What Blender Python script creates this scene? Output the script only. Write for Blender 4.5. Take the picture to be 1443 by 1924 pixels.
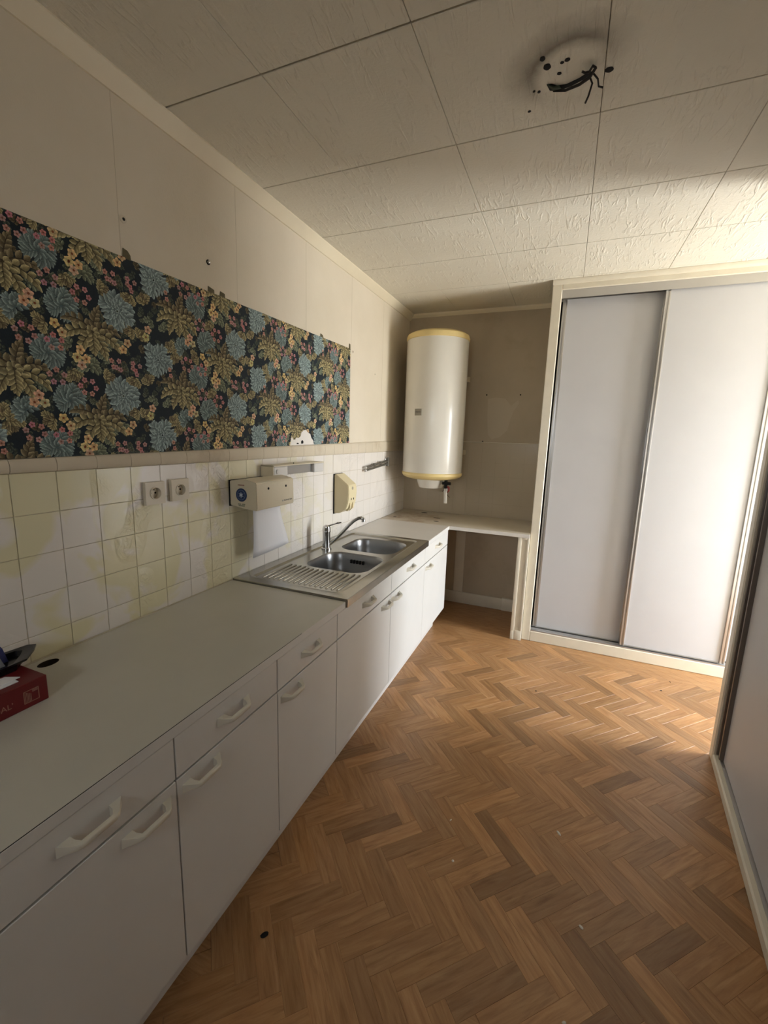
import bpy, bmesh, math, random
import numpy as np
from mathutils import Vector, Matrix
from math import pi, sin, cos, atan, radians
random.seed(7)
for o in list(bpy.data.objects): bpy.data.objects.remove(o)
S = bpy.context.scene
COL = S.collection

# ---------------------------------------------------------------- camera
H = 2.586          # ceiling height
D = 3.863          # back wall
cam_d = bpy.data.cameras.new('camera'); cam = bpy.data.objects.new('camera', cam_d); COL.objects.link(cam)
cam_d.sensor_fit = 'VERTICAL'; cam_d.sensor_height = 24.0
cam_d.lens = 813.286 / 1924 * 24.0
cam_d.clip_start = 0.02
Rz = Matrix.Rotation(0.389218, 3, 'Z'); Rx = Matrix.Rotation(-0.175175, 3, 'X'); Ry = Matrix.Rotation(-0.030356, 3, 'Y')
R = Rz @ Rx @ Ry
right, fwd, up = R.col[0], R.col[1], R.col[2]
M = Matrix.Identity(4)
for i in range(3):
    M[i][0] = right[i]; M[i][1] = up[i]; M[i][2] = -fwd[i]
M.translation = Vector((1.389, 0.0, 1.5265))
cam.matrix_world = M
S.camera = cam

# ---------------------------------------------------------------- light
XW = 4.00                                   # inner face of the right wall
WY0, WY1, WZ0, WZ1 = 2.47, 3.28, 0.10, 2.14  # window opening in the right wall
world = bpy.data.worlds.new('overcast_sky'); S.world = world; world.use_nodes = True
nt = world.node_tree; nt.nodes.clear()
bg = nt.nodes.new('ShaderNodeBackground'); out = nt.nodes.new('ShaderNodeOutputWorld')
tc = nt.nodes.new('ShaderNodeTexCoord'); sep = nt.nodes.new('ShaderNodeSeparateXYZ'); rmp = nt.nodes.new('ShaderNodeValToRGB')
nt.links.new(tc.outputs['Generated'], sep.inputs[0])
mr = nt.nodes.new('ShaderNodeMapRange'); mr.inputs[1].default_value = -1; mr.inputs[2].default_value = 1
nt.links.new(sep.outputs['Z'], mr.inputs[0]); nt.links.new(mr.outputs[0], rmp.inputs[0])
rmp.color_ramp.elements[0].position = 0.47; rmp.color_ramp.elements[0].color = (0.70, 0.70, 0.67, 1)
rmp.color_ramp.elements[1].position = 0.53; rmp.color_ramp.elements[1].color = (0.88, 0.94, 1.0, 1)
nt.links.new(rmp.outputs[0], bg.inputs[0]); bg.inputs[1].default_value = 11.5
nt.links.new(bg.outputs[0], out.inputs[0])

def portal(name, loc, rot, sx, sy):
    l = bpy.data.lights.new(name, 'AREA'); l.shape = 'RECTANGLE'; l.size = sx; l.size_y = sy
    l.cycles.is_portal = True
    o = bpy.data.objects.new(name, l); COL.objects.link(o); o.location = loc; o.rotation_euler = rot
    return o
portal('window_portal', (XW + 0.10, (WY0 + WY1) / 2, (WZ0 + WZ1) / 2), (0, pi / 2, 0), WZ1 - WZ0, WY1 - WY0)
S.view_settings.view_transform = 'Standard'; S.view_settings.look = 'None'; S.view_settings.gamma = 1
S.view_settings.use_curve_mapping = False
S.view_settings.exposure = 1.70
try:
    S.cycles.max_bounces = 16; S.cycles.diffuse_bounces = 10; S.cycles.glossy_bounces = 6
    S.cycles.sample_clamp_indirect = 6.0
except Exception: pass

# ---------------------------------------------------------------- helpers
def srgb(r, g, b):
    f = lambda c: (c / 255 / 12.92) if c <= 10 else (((c / 255) + 0.055) / 1.055) ** 2.4
    return (f(r), f(g), f(b), 1)

class NT:
    def __init__(s, name):
        s.m = bpy.data.materials.new(name); s.m.use_nodes = True; s.t = s.m.node_tree
        s.b = s.t.nodes['Principled BSDF']
    def n(s, kind, **kw):
        x = s.t.nodes.new('ShaderNode' + kind)
        for k, v in kw.items():
            if k.startswith('i_'):
                key = k[2:]; key = int(key) if key.isdigit() else key.replace('_', ' ')
                x.inputs[key].default_value = v
            else: setattr(x, k, v)
        return x
    def l(s, a, b): s.t.links.new(a, b)
    def coord(s, kind='Object', scale=(1, 1, 1)):
        if kind == 'World':
            c = s.n('NewGeometry').outputs['Position']
        else: c = s.n('TexCoord').outputs[kind]
        mp = s.n('Mapping'); mp.inputs['Scale'].default_value = scale; s.l(c, mp.inputs['Vector']); return mp.outputs[0]
    def noise(s, vec, scale, detail=4, rough=.55, dist=0):
        x = s.n('TexNoise'); s.l(vec, x.inputs['Vector'])
        x.inputs['Scale'].default_value = scale; x.inputs['Detail'].default_value = detail
        x.inputs['Roughness'].default_value = rough; x.inputs['Distortion'].default_value = dist
        return x.outputs['Fac']
    def ramp(s, fac, stops):
        r = s.n('ValToRGB'); s.l(fac, r.inputs[0]); el = r.color_ramp.elements
        while len(el) < len(stops): el.new(0.5)
        for e, (p, c) in zip(el, stops):
            e.position = p; e.color = c if hasattr(c, '__len__') else (c, c, c, 1)
        return r.outputs[0]
    def mix(s, fac, a, b, mode='MIX'):
        x = s.n('Mix', data_type='RGBA', blend_type=mode)
        for sock, v in ((x.inputs[0], fac), (x.inputs[6], a), (x.inputs[7], b)):
            if hasattr(v, 'links'): s.l(v, sock)
            else: sock.default_value = v
        return x.outputs[2]
    def math(s, op, a, b=0.0):
        x = s.n('Math', operation=op)
        for sock, v in ((x.inputs[0], a), (x.inputs[1], b)):
            if hasattr(v, 'links'): s.l(v, sock)
            else: sock.default_value = v
        return x.outputs[0]
    def bump(s, h, strength, dist=0.01, prev=None):
        x = s.n('Bump'); x.inputs['Strength'].default_value = strength; x.inputs['Distance'].default_value = dist
        s.l(h, x.inputs['Height'])
        if prev is not None: s.l(prev, x.inputs['Normal'])
        return x.outputs[0]

def mat(name, col, rough=.5, metal=0, var=.06, vscale=6, bump=0, bscale=80, spec=.5, coat=0, space='Object'):
    N = NT(name); N.b.inputs['Roughness'].default_value = rough; N.b.inputs['Metallic'].default_value = metal
    N.b.inputs['Specular IOR Level'].default_value = spec
    if coat: N.b.inputs['Coat Weight'].default_value = coat
    v = N.coord(space)
    if var:
        f = N.noise(v, vscale, 4)
        lo = tuple(c * (1 - var) for c in col[:3]) + (1,); hi = tuple(min(1, c * (1 + var)) for c in col[:3]) + (1,)
        N.l(N.ramp(f, [(0.3, lo), (0.7, hi)]), N.b.inputs['Base Color'])
    else: N.b.inputs['Base Color'].default_value = col
    if bump: N.l(N.bump(N.noise(v, bscale, 3), bump, .002), N.b.inputs['Normal'])
    return N.m

class MB:
    """collects shapes, then links them as one mesh object"""
    def __init__(s): s.bm = bmesh.new()
    def box(s, x0, x1, y0, y1, z0, z1, bev=0, seg=2):
        r = bmesh.ops.create_cube(s.bm, size=1)
        vs = r['verts']
        for v in vs:
            v.co = Vector((x0 + (v.co.x + .5) * (x1 - x0), y0 + (v.co.y + .5) * (y1 - y0), z0 + (v.co.z + .5) * (z1 - z0)))
        if bev:
            es = list({e for v in vs for e in v.link_edges})
            bmesh.ops.bevel(s.bm, geom=es, offset=bev, segments=seg, affect='EDGES', profile=.5)
        return s
    def bevel_front(s, w):
        es = [e for e in s.bm.edges if all(v.co.x > .0005 for v in e.verts)]
        bmesh.ops.bevel(s.bm, geom=es, offset=w, segments=1, affect='EDGES'); return s
    def loft(s, loops, cap0=True, cap1=True, closed=True):
        rows = [[s.bm.verts.new(p) for p in lp] for lp in loops]
        n = len(rows[0])
        for a, b in zip(rows[:-1], rows[1:]):
            for i in range(n if closed else n - 1):
                j = (i + 1) % n
                try: s.bm.faces.new((a[i], a[j], b[j], b[i]))
                except ValueError: pass
        if cap0: s.bm.faces.new(rows[0][::-1])
        if cap1: s.bm.faces.new(rows[-1])
        return s
    def prism(s, prof, axis, a, b):
        def P(u, v, w): return {'x': (w, u, v), 'y': (u, w, v), 'z': (u, v, w)}[axis]
        return s.loft([[P(u, v, a) for u, v in prof], [P(u, v, b) for u, v in prof]])
    def lathe(s, prof, cx, cy, n=48, axis='z', cap0=True, cap1=True):
        loops = []
        for r, h in prof:
            lp = []
            for i in range(n):
                t = 2 * pi * i / n
                a, b = r * cos(t), r * sin(t)
                lp.append({'z': (cx + a, cy + b, h), 'x': (h, cx + a, cy + b), 'y': (cx + a, h, cy + b)}[axis])
            loops.append(lp)
        return s.loft(loops, cap0, cap1)
    def tube(s, pts, r, n=10):
        pts = [Vector(p) for p in pts]; loops = []
        rr = r if hasattr(r, '__len__') else [r] * len(pts)
        ref = Vector((0.13, 0.21, 1)).normalized()
        for i, p in enumerate(pts):
            d = (pts[min(i + 1, len(pts) - 1)] - pts[max(i - 1, 0)]).normalized()
            if abs(d.dot(ref)) > .97: ref = Vector((1, 0.1, 0)).normalized()
            u = d.cross(ref).normalized(); w = d.cross(u)
            loops.append([p + (u * cos(2 * pi * k / n) + w * sin(2 * pi * k / n)) * rr[i] for k in range(n)])
        return s.loft(loops)
    def build(s, name, m, parent=None, smooth=False, angle=35, loc=None, **tags):
        bmesh.ops.recalc_face_normals(s.bm, faces=s.bm.faces)
        me = bpy.data.meshes.new(name); s.bm.to_mesh(me); s.bm.free()
        if m: me.materials.append(m)
        if smooth:
            for p in me.polygons: p.use_smooth = True
            try: me.set_sharp_from_angle(angle=radians(angle))
            except Exception: pass
        o = bpy.data.objects.new(name, me); COL.objects.link(o)
        if parent: o.parent = parent
        if loc: o.location = loc
        for k, v in tags.items(): o[k] = v
        return o

def thing(name, label, cat, loc=(0, 0, 0), rz=0, group=None):
    o = bpy.data.objects.new(name, None); COL.objects.link(o); o.location = loc; o.rotation_euler = (0, 0, rz)
    o.empty_display_size = .05
    o['label'] = label; o['category'] = cat
    if group: o['group'] = group
    return o
def tag(o, label, cat, group=None):
    o['label'] = label; o['category'] = cat
    if group: o['group'] = group
    return o
def bx(name, m, parent, *a, bev=0, **k):
    return MB().box(*a, bev=bev, seg=1).build(name, m, parent, **k)
def instance(src, name, loc, parent, rz=0, color=None):
    c = src.copy(); COL.objects.link(c); c.name = name; c.parent = parent; c.location = loc; c.rotation_euler = (0, 0, rz)
    if color: c.color = color
    return c
def text(body, size, m, parent, mtx, name='lettering'):
    cu = bpy.data.curves.new(name, 'FONT'); cu.body = body; cu.size = size; cu.extrude = .0003
    cu.align_x = 'CENTER'; cu.align_y = 'CENTER'; cu.materials.append(m)
    tmp = bpy.data.objects.new(name, cu); COL.objects.link(tmp)
    bpy.context.view_layer.update()
    me = bpy.data.meshes.new_from_object(tmp); bpy.data.objects.remove(tmp)
    me.name = name
    o = bpy.data.objects.new(name, me); COL.objects.link(o); o.parent = parent; o.matrix_local = mtx
    return o
def facing_x(loc, roll=0):      # text upright on a plane facing +x, reading towards +y
    m = Matrix(((0, 0, 1, loc[0]), (1, 0, 0, loc[1]), (0, 1, 0, loc[2]), (0, 0, 0, 1))); return m
def facing_my(loc):             # on a plane facing -y
    return Matrix(((1, 0, 0, loc[0]), (0, 0, -1, loc[1]), (0, 1, 0, loc[2]), (0, 0, 0, 1)))
def rrect(x0, x1, y0, y1, r, z, n=6):
    pts = []
    for cx, cy, a in ((x1 - r, y1 - r, 0), (x0 + r, y1 - r, pi / 2), (x0 + r, y0 + r, pi), (x1 - r, y0 + r, 1.5 * pi)):
        for k in range(n + 1):
            t = a + pi / 2 * k / n; pts.append((cx + r * cos(t), cy + r * sin(t), z))
    return pts

# ---------------------------------------------------------------- materials
WHITE = srgb(214, 211, 205)
M_lam = mat('white_laminate', srgb(206, 203, 199), .42, var=.02, bump=.12, bscale=260, spec=.35)
M_lam_door = mat('white_cabinet_front', srgb(210, 209, 205), .38, var=.02, bump=.06, bscale=300, spec=.4)
M_carc = mat('carcass_board', srgb(150, 145, 138), .6, var=.05)
M_gap = mat('dark_gap', srgb(25, 22, 20), .9, var=0)
M_handle = mat('cream_plastic_handle', srgb(204, 198, 182), .35, var=.03)
M_steel = mat('brushed_steel', srgb(168, 166, 160), .27, metal=1, var=.08, vscale=12, bump=.05, bscale=400)
M_bowl = mat('satin_steel_bowl', srgb(150, 150, 150), .33, metal=1, var=.06, vscale=10)
M_chrome = mat('chrome', srgb(200, 200, 200), .08, metal=1, var=0)
M_alu = mat('aluminium_profile', srgb(186, 184, 182), .3, metal=.75, var=.03)
M_alu_dark = mat('dark_aluminium_groove', srgb(112, 104, 98), .35, metal=.35, var=.03)
M_rail = mat('dull_grey_metal', srgb(120, 116, 108), .4, metal=.6, var=.06)
M_ward = mat('white_wardrobe_panel', srgb(186, 186, 189), .45, var=.015, bump=.05, bscale=350, spec=.3)
M_cream = mat('cream_gloss_paint', srgb(214, 207, 190), .38, var=.04, vscale=9, bump=.15, bscale=40)
M_trim = mat('cream_cove_paint', srgb(224, 214, 190), .4, var=.03)
M_black = mat('glossy_black_plastic', srgb(14, 14, 16), .18, var=0)
M_dark = mat('matt_black_and_shade', srgb(18, 16, 14), .85, var=.2)  # dark parts and marks; also shade painted in holes and the wardrobe
M_blue = mat('navy_blue_plastic', srgb(24, 34, 92), .35, var=.05)
M_grey_tape = mat('grey_plastic', srgb(120, 122, 128), .35, var=.05)
M_red = mat('dark_red_card', srgb(100, 9, 15), .45, var=.08, vscale=14)
M_paper = mat('white_paper', srgb(228, 228, 232), .85, var=.02)
M_beige = mat('beige_plastic', srgb(214, 204, 180), .4, var=.03)
M_beige_side = M_beige
M_soap = mat('cream_yellow_plastic', srgb(220, 206, 168), .38, var=.03)
M_print_dark = mat('dark_grey_print', srgb(70, 72, 78), .6, var=0)
M_print_pale = mat('pale_print', srgb(158, 112, 96), .6, var=0)
M_blue_badge = mat('blue_badge', srgb(28, 52, 96), .35, var=.05)
M_tank = mat('off_white_enamel', srgb(220, 217, 208), .22, var=.03, vscale=4, spec=.5)
M_yellow = mat('yellowed_plastic_band', srgb(222, 200, 140), .4, var=.06, vscale=8)
M_socket = mat('beige_socket_plastic', srgb(206, 196, 176), .35, var=.03)
M_redp = mat('red_lever', srgb(120, 26, 24), .35, var=.05)
M_copper = mat('dark_wire', srgb(30, 25, 21), .7, var=.2, vscale=60)
M_chip = mat('plaster_crumb', srgb(225, 218, 205), .8, var=.05)
M_grout = mat('old_grout', srgb(186, 176, 154), .85, var=.1, space='World', vscale=12)

# wall paint : cream lining paper with fine grain
def wall_mat(name, a, b, stain=None):
    N = NT(name); v = N.coord('World')
    f = N.noise(v, 1.6, 5, .6)
    c = N.ramp(f, [(0.3, a), (0.7, b)])
    if stain:
        f2 = N.noise(v, 3.3, 6, .65)
        c = N.mix(N.ramp(f2, [(0.56, 0.0), (0.72, .45)]), c, stain)
    N.l(c, N.b.inputs['Base Color']); N.b.inputs['Roughness'].default_value = .75; N.b.inputs['Specular IOR Level'].default_value = .3
    n1 = N.bump(N.noise(v, 160, 3), .25, .0015)
    N.l(N.bump(N.noise(v, 7, 4), .25, .006, n1), N.b.inputs['Normal'])
    return N.m
M_wall = wall_mat('cream_wall_paper', srgb(208, 198, 178), srgb(218, 208, 190))
M_wall_back = wall_mat('back_wall_paint', srgb(176, 164, 144), srgb(190, 178, 158), srgb(160, 146, 122))
M_patch = wall_mat('paler_wall_patch', srgb(188, 177, 158), srgb(194, 184, 166))
M_plaster = wall_mat('bare_plaster', srgb(218, 212, 204), srgb(228, 224, 218))

# ceiling : brushed plaster texture
def ceil_mat():
    N = NT('textured_plaster_ceiling'); v = N.coord('World')
    c = N.ramp(N.noise(v, 1.1, 5, .6), [(0.3, srgb(214, 209, 194)), (0.7, srgb(224, 220, 206))])
    # soot ring where a round lamp once sat
    mp = N.n('Mapping'); mp.inputs['Location'].default_value = (-1.300, -1.555, 0)
    N.l(N.n('NewGeometry').outputs['Position'], mp.inputs[0])
    sp = N.n('SeparateXYZ'); N.l(mp.outputs[0], sp.inputs[0])
    r2 = N.math('ADD', N.math('MULTIPLY', sp.outputs[0], sp.outputs[0]), N.math('MULTIPLY', N.math('MULTIPLY', sp.outputs[1], sp.outputs[1]), 1.0))
    rad = N.math('SQRT', r2)
    wob = N.math('ADD', rad, N.math('MULTIPLY', N.math('SUBTRACT', N.noise(v, 14, 3), .5), .05))
    ring = N.ramp(wob, [(0.075, 0.0), (0.115, .8), (0.15, .35), (0.20, 0.0)])
    side = N.ramp(N.math('ADD', N.math('MULTIPLY', sp.outputs[1], -3.2), N.math('ADD', N.math('MULTIPLY', sp.outputs[0], -1.6), .45)), [(0.25, .12), (0.75, 1.0)])
    soot = N.math('MULTIPLY', ring, side)
    c = N.mix(soot, c, srgb(96, 88, 76))
    pale = N.ramp(wob, [(0.07, .12), (0.11, 0.0)])
    c = N.mix(pale, c, srgb(206, 202, 188))
    N.l(c, N.b.inputs['Base Color']); N.b.inputs['Roughness'].default_value = .7; N.b.inputs['Specular IOR Level'].default_value = .3
    n0 = N.bump(N.noise(v, 110, 3), .45, .002)
    # short brush strokes, mostly along the room
    vs = N.coord('World', (42, 9, 1)); st = N.noise(vs, 1.0, 2, .5, 1.2)
    blob = N.noise(v, 3.5, 2)
    h = N.math('MULTIPLY', N.ramp(st, [(0.52, 0.0), (0.66, 1.0)]), N.ramp(blob, [(0.36, 0.0), (0.56, 1.0)]))
    n1 = N.bump(h, .5, .004, n0)
    N.l(n1, N.b.inputs['Normal'])
    return N.m
M_ceil = ceil_mat()
M_ceil_gap = mat('dirty_ceiling_joint', srgb(140, 130, 110), .9, var=.3, vscale=9, space='World')

# old tiles under flaking cream-yellow paint
def tile_mat(name, base, yel, ymax, wrink=.5):
    N = NT(name); v = N.coord('World')
    m = N.ramp(N.noise(v, 4.2, 3, .5, .6), [(0.47, 0.0), (0.53, ymax)])
    sp = N.n('SeparateXYZ'); N.l(N.n('NewGeometry').outputs['Position'], sp.inputs[0])
    my = N.n('MapRange'); N.l(sp.outputs[1], my.inputs[0]); my.inputs[1].default_value = 2.7; my.inputs[2].default_value = 1.3
    m2 = N.math('MULTIPLY', m, my.outputs[0])
    c = N.mix(m2, base, yel)
    N.l(c, N.b.inputs['Base Color']); N.b.inputs['Roughness'].default_value = .2; N.b.inputs['Specular IOR Level'].default_value = .5
    wr = N.noise(v, 22, 3, .55, 2.0)
    msk = N.ramp(N.noise(v, 3.1, 2), [(0.52, 0.0), (0.62, 1.0)])
    n1 = N.bump(N.noise(v, 9, 2), .12, .01)
    N.l(N.bump(N.math('MULTIPLY', wr, msk), wrink, .012, n1), N.b.inputs['Normal'])
    return N.m
M_tile = tile_mat('painted_tile', srgb(222, 216, 209), srgb(214, 206, 150), .62)
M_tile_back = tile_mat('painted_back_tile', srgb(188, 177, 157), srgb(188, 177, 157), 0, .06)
M_border = wall_mat('painted_border_tile', srgb(196, 184, 162), srgb(206, 195, 176), srgb(150, 130, 104))

# near worktop : greyed laminate; back worktop : stained
M_top = mat('grey_white_worktop_laminate', srgb(192, 189, 178), .38, var=.03, vscale=5, bump=.1, bscale=300)
M_top_white = mat('white_worktop_laminate', srgb(214, 210, 204), .38, var=.02, bump=.08, bscale=300)
def stained():
    N = NT('stained_worktop_laminate'); v = N.coord('World')
    c = N.ramp(N.noise(v, 5, 5), [(0.3, srgb(196, 186, 168)), (0.7, srgb(208, 200, 184))])
    mp = N.n('Mapping'); mp.inputs['Location'].default_value = (-.22, -3.50, 0); mp.inputs['Scale'].default_value = (1, 1, 1)
    N.l(N.n('NewGeometry').outputs['Position'], mp.inputs[0])
    ln = N.n('VectorMath', operation='LENGTH'); N.l(mp.outputs[0], ln.inputs[0])
    # distance in metres, broken up by noise
    d = N.math('ADD', N.math('SUBTRACT', ln.outputs['Value'], .839), N.math('MULTIPLY', N.math('SUBTRACT', N.noise(v, 9, 4), .5), .1))
    st = N.math('MULTIPLY', N.ramp(d, [(0.0, .75), (0.05, 0.0)]), N.ramp(N.noise(v, 16, 4), [(.35, .2), (.65, 1.0)]))
    N.l(N.mix(st, c, srgb(140, 108, 72)), N.b.inputs['Base Color']); N.b.inputs['Roughness'].default_value = .45
    return N.m
M_stain = stained()

# herringbone plank
def plank_mat():
    N = NT('honey_oak_plank'); oi = N.n('ObjectInfo')
    tcn = N.n('TexCoord'); add = N.n('VectorMath', operation='ADD'); N.l(tcn.outputs['Object'], add.inputs[0])
    sc = N.n('VectorMath', operation='SCALE'); cmb = N.n('CombineXYZ'); N.l(oi.outputs['Random'], cmb.inputs[0]); N.l(oi.outputs['Random'], cmb.inputs[1])
    N.l(cmb.outputs[0], sc.inputs[0]); sc.inputs['Scale'].default_value = 13.0; N.l(sc.outputs[0], add.inputs[1])
    mp = N.n('Mapping'); mp.inputs['Scale'].default_value = (7, 70, 1); N.l(add.outputs[0], mp.inputs[0])
    g = N.noise(mp.outputs[0], 1.0, 5, .6, .5)
    mp2 = N.n('Mapping'); mp2.inputs['Scale'].default_value = (5, 22, 1); N.l(add.outputs[0], mp2.inputs[0])
    g2 = N.noise(mp2.outputs[0], 1.0, 2, .5, 1.0)
    c = N.ramp(g, [(0.25, srgb(132, 92, 56)), (0.5, srgb(165, 124, 83)), (0.78, srgb(186, 148, 104))])
    c = N.mix(N.ramp(g2, [(0.40, 0.0), (0.75, .5)]), c, srgb(158, 112, 70))
    c = N.mix(1.0, c, oi.outputs['Color'], 'MULTIPLY')
    N.l(c, N.b.inputs['Base Color']); N.b.inputs['Roughness'].default_value = .36; N.b.inputs['Specular IOR Level'].default_value = .45
    N.l(N.bump(g, .08, .001), N.b.inputs['Normal'])
    return N.m
M_plank = plank_mat()
M_subfloor = mat('dark_floor_joint', srgb(96, 60, 32), .7, var=.1)

# ---------------------------------------------------------------- large structure
T = .12
YF = -1.30                                   # wall behind the camera
floor = bx('floor', M_subfloor, None, -T, XW + T, YF - T, D + T, -.12, -.004, kind='structure')
ceiling = bx('ceiling', M_ceil_gap, None, -T, XW + T, YF - T, D + T, H + .008, H + .12, kind='structure')
wall_left = bx('wall_left', M_grout, None, -T, -.0008, YF, D + T, 0, H + .008, kind='structure')
wall_back = bx('wall_back', M_wall_back, None, -.004, XW + T, D, D + T, 0, H + .008, kind='structure')
wr = MB()
wr.box(XW, XW + T, YF, WY0, 0, H + .008).box(XW, XW + T, WY1, D, 0, H + .008)
wr.box(XW, XW + T, WY0, WY1, 0, WZ0).box(XW, XW + T, WY0, WY1, WZ1, H + .008)
wall_right = wr.build('wall_right', M_wall, None, kind='structure')
# wall behind the camera with an added, unseen high opening for fill light
DX0, DX1, DZ0, DZ1 = .70, 1.35, 1.77, 2.02
wf = MB().box(-.004, DX0, YF - T, YF, 0, H + .008).box(DX1, XW + T, YF - T, YF, 0, H + .008)
wf.box(DX0, DX1, YF - T, YF, 0, DZ0).box(DX0, DX1, YF - T, YF, DZ1, H + .008)
wall_front = wf.build('wall_front', M_wall, None, kind='structure')
portal('added_fill_portal', ((DX0 + DX1) / 2, YF - .11, (DZ0 + DZ1) / 2), (pi / 2, 0, 0), DX1 - DX0, DZ1 - DZ0)

def window(name, axis, a0, a1, z0, z1, p):
    fr = MB()
    def b(u0, u1, w0, w1, d0, d1):
        if axis == 'x': fr.box(p + d0, p + d1, u0, u1, w0, w1, bev=.004)
        else: fr.box(u0, u1, p + d0, p + d1, w0, w1, bev=.004)
    w = .045
    b(a0, a0 + w, z0, z1, .03, .08); b(a1 - w, a1, z0, z1, .03, .08); b(a0, a1, z0, z0 + w, .03, .08); b(a0, a1, z1 - w, z1, .03, .08)
    o = fr.build(name, M_lam, None, smooth=True, kind='structure')
    return o
fill_frame = window('fill_opening_frame', 'y', DX0, DX1, DZ0, DZ1, YF - .11)  # frame around the added fill opening, out of view
win = window('window_1', 'x', WY0, WY1, WZ0, WZ1, XW)
bx('sill', M_lam, win, XW - .03, XW + .08, WY0 - .03, WY1 + .03, WZ0 - .025, WZ0, bev=.004)

# --- floor planks : herringbone, 59.5 x 238 mm
W_P, L_P = .0595, .238
O_P = Vector((.845, 1.922)); s2 = math.sqrt(.5)
d1 = Vector((s2, -s2)); d2 = Vector((s2, s2))
pm = MB().box(0, L_P, 0, W_P, -.004, 0)
es = [e for e in pm.bm.edges if all(v.co.z > -.001 for v in e.verts)]
bmesh.ops.bevel(pm.bm, geom=es, offset=.0007, segments=1, affect='EDGES')
for v in pm.bm.verts:
    if v.co.z < -.001:
        pass
proto = pm.build('plank', M_plank, floor)
cand = []
for k in range(-60, 61):
    for m in range(-20, 21):
        for typ in (0, 1):
            if typ == 0: u, v, rz = k + 4 * m, k - 4 * m, -pi / 4
            else: u, v, rz = 5 + k + 4 * m, -3 + k - 4 * m, pi / 4
            # d1 plank : local x along d1 (rz=-45), local y along d2. d2 plank : local x along d2 (rz=45), local y along -d1
            p = O_P + d1 * (u * W_P) + d2 * (v * W_P)
            cen = p + (d1 * 2 + d2 * .5) * W_P if typ == 0 else p + (d2 * 2 - d1 * .5) * W_P
            if not (-.05 < cen.x < XW + .05 and YF < cen.y < D + .05): continue
            cand.append((p, rz, cen))
Minv = M.inverted()
def seen(c):
    q = Minv @ Vector((c.x, c.y, 0))
    if q.z > -.1: return None
    x = q.x / -q.z * 813.286 + 721.5; y = 962 - q.y / -q.z * 813.286
    if x < -60 or x > 1500 or y > 2010: return None
    if c.x < .44: return None
    if c.y < 2.40 and c.x > 2.19 - .109 * (2.43 - c.y) + .10: return None
    if c.y > 3.40 and c.x > 1.25: return None
    if c.y < 2.4 and c.x < .50: return None
    return 1 / q.length ** 3
sc = sorted(((seen(c[2]) or 0, i) for i, c in enumerate(cand)), reverse=True)
rest = MB(); first = True
rnd = random.Random(5)
for rank, (w, i) in enumerate(sc):
    p, rz, cen = cand[i]
    if w > 0 and rank < 298:
        t = rnd.choice((.70, .82, .9, .95, 1.0, 1.0, 1.05, 1.1, 1.15, 1.2)); wv = rnd.uniform(-.04, .04)
        colr = (t * (1 + wv * .4), t, t * (1 - wv), 1)
        if first: o = proto; first = False
        else: o = proto.copy(); COL.objects.link(o); o.name = 'plank'; o.parent = floor
        o.location = (p.x, p.y, 0); o.rotation_euler = (0, 0, rz); o.color = colr
    else:
        r = bmesh.ops.create_cube(rest.bm, size=1)
        for vv in r['verts']:
            vv.co = Matrix.Translation((p.x, p.y, 0)) @ Matrix.Rotation(rz, 4, 'Z') @ Vector(((vv.co.x + .5) * (L_P - .001), (vv.co.y + .5) * (W_P - .001), -.004 + (vv.co.z + .5) * .0035))
ro = rest.build('plank_field', M_plank, floor, kind='stuff'); ro.color = (.97, .97, .97, 1)

# --- ceiling panels 0.48 x 0.51 with dirty joints
xs = [-.05, .434, .912, 1.390, 1.868, 2.346, XW]; ys = [YF, -.795 + .0, -.285, .225, .735, 1.245, 1.755, 2.265, 2.775, 3.285, D]
for i in range(len(xs) - 1):
    for j in range(len(ys) - 1):
        gx, gy = .0009, .0017
        bx('panel', M_ceil, ceiling, max(xs[i], -.004) + gx, xs[i + 1] - gx, ys[j] + (.003 if j == 5 else gy), ys[j + 1] - (.003 if j == 4 else gy), H, H + .0085, bev=.0015)
# cable holes and wires in the ceiling
def disc_hole(name, x, y, r, parent=ceiling, z=H):
    n = 14; lp0 = []; lp1 = []; lp2 = []
    for k in range(n):
        t = 2 * pi * k / n; w = 1 + .08 * sin(2 * t + x * 50) + .05 * sin(5 * t)
        lp0.append((x + r * w * cos(t), y + r * w * sin(t), z + .002)); lp1.append((x + r * w * cos(t), y + r * w * sin(t), z - .0012)); lp2.append((x + r * .6 * w * cos(t), y + r * .6 * w * sin(t), z - .0016))
    return MB().loft([lp0, lp1, lp2]).build(name, M_dark, parent)  # solid black disc; its colour stands for the shade in a hole

# --- left wall : lining paper strips above, tile rows below
def top_border(y): return 1.432 + (y - .68) * .0182
zt, ts, y0t = 1.3932, .1196, .6934
edges = [YF, -.55, -.01, .53, 1.076, 1.622, 2.17, 2.72, 3.26, D]
for a, b in zip(edges[:-1], edges[1:]):
    g = .0008
    za, zb = top_border(a), top_border(b)
    MB().loft([[(-.004, a + g, za), (-.004, b - g, zb), (-.004, b - g, H + .006), (-.004, a + g, H + .006)],
               [(-.0006, a + g, za), (-.0006, b - g, zb), (-.0006, b - g, H + .006), (-.0006, a + g, H + .006)],
               [(0, a + g + .0012, za), (0, b - g - .0012, zb), (0, b - g - .0012, H + .006), (0, a + g + .0012, H + .006)]]).build('lining_paper_strip', M_wall, wall_left)
tile_p = MB().box(-.005, .0012, .0009, ts - .0009, .0009, ts - .0009).bevel_front(.0008).build('tile', M_tile, wall_left)
low_p = MB().box(-.005, .0012, .0009, ts - .0009, .0, zt - 4 * ts - .839 - .0009).bevel_front(.0008).build('tile', M_tile, wall_left)
firsts = [True, True]
rnd = random.Random(3)
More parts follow.
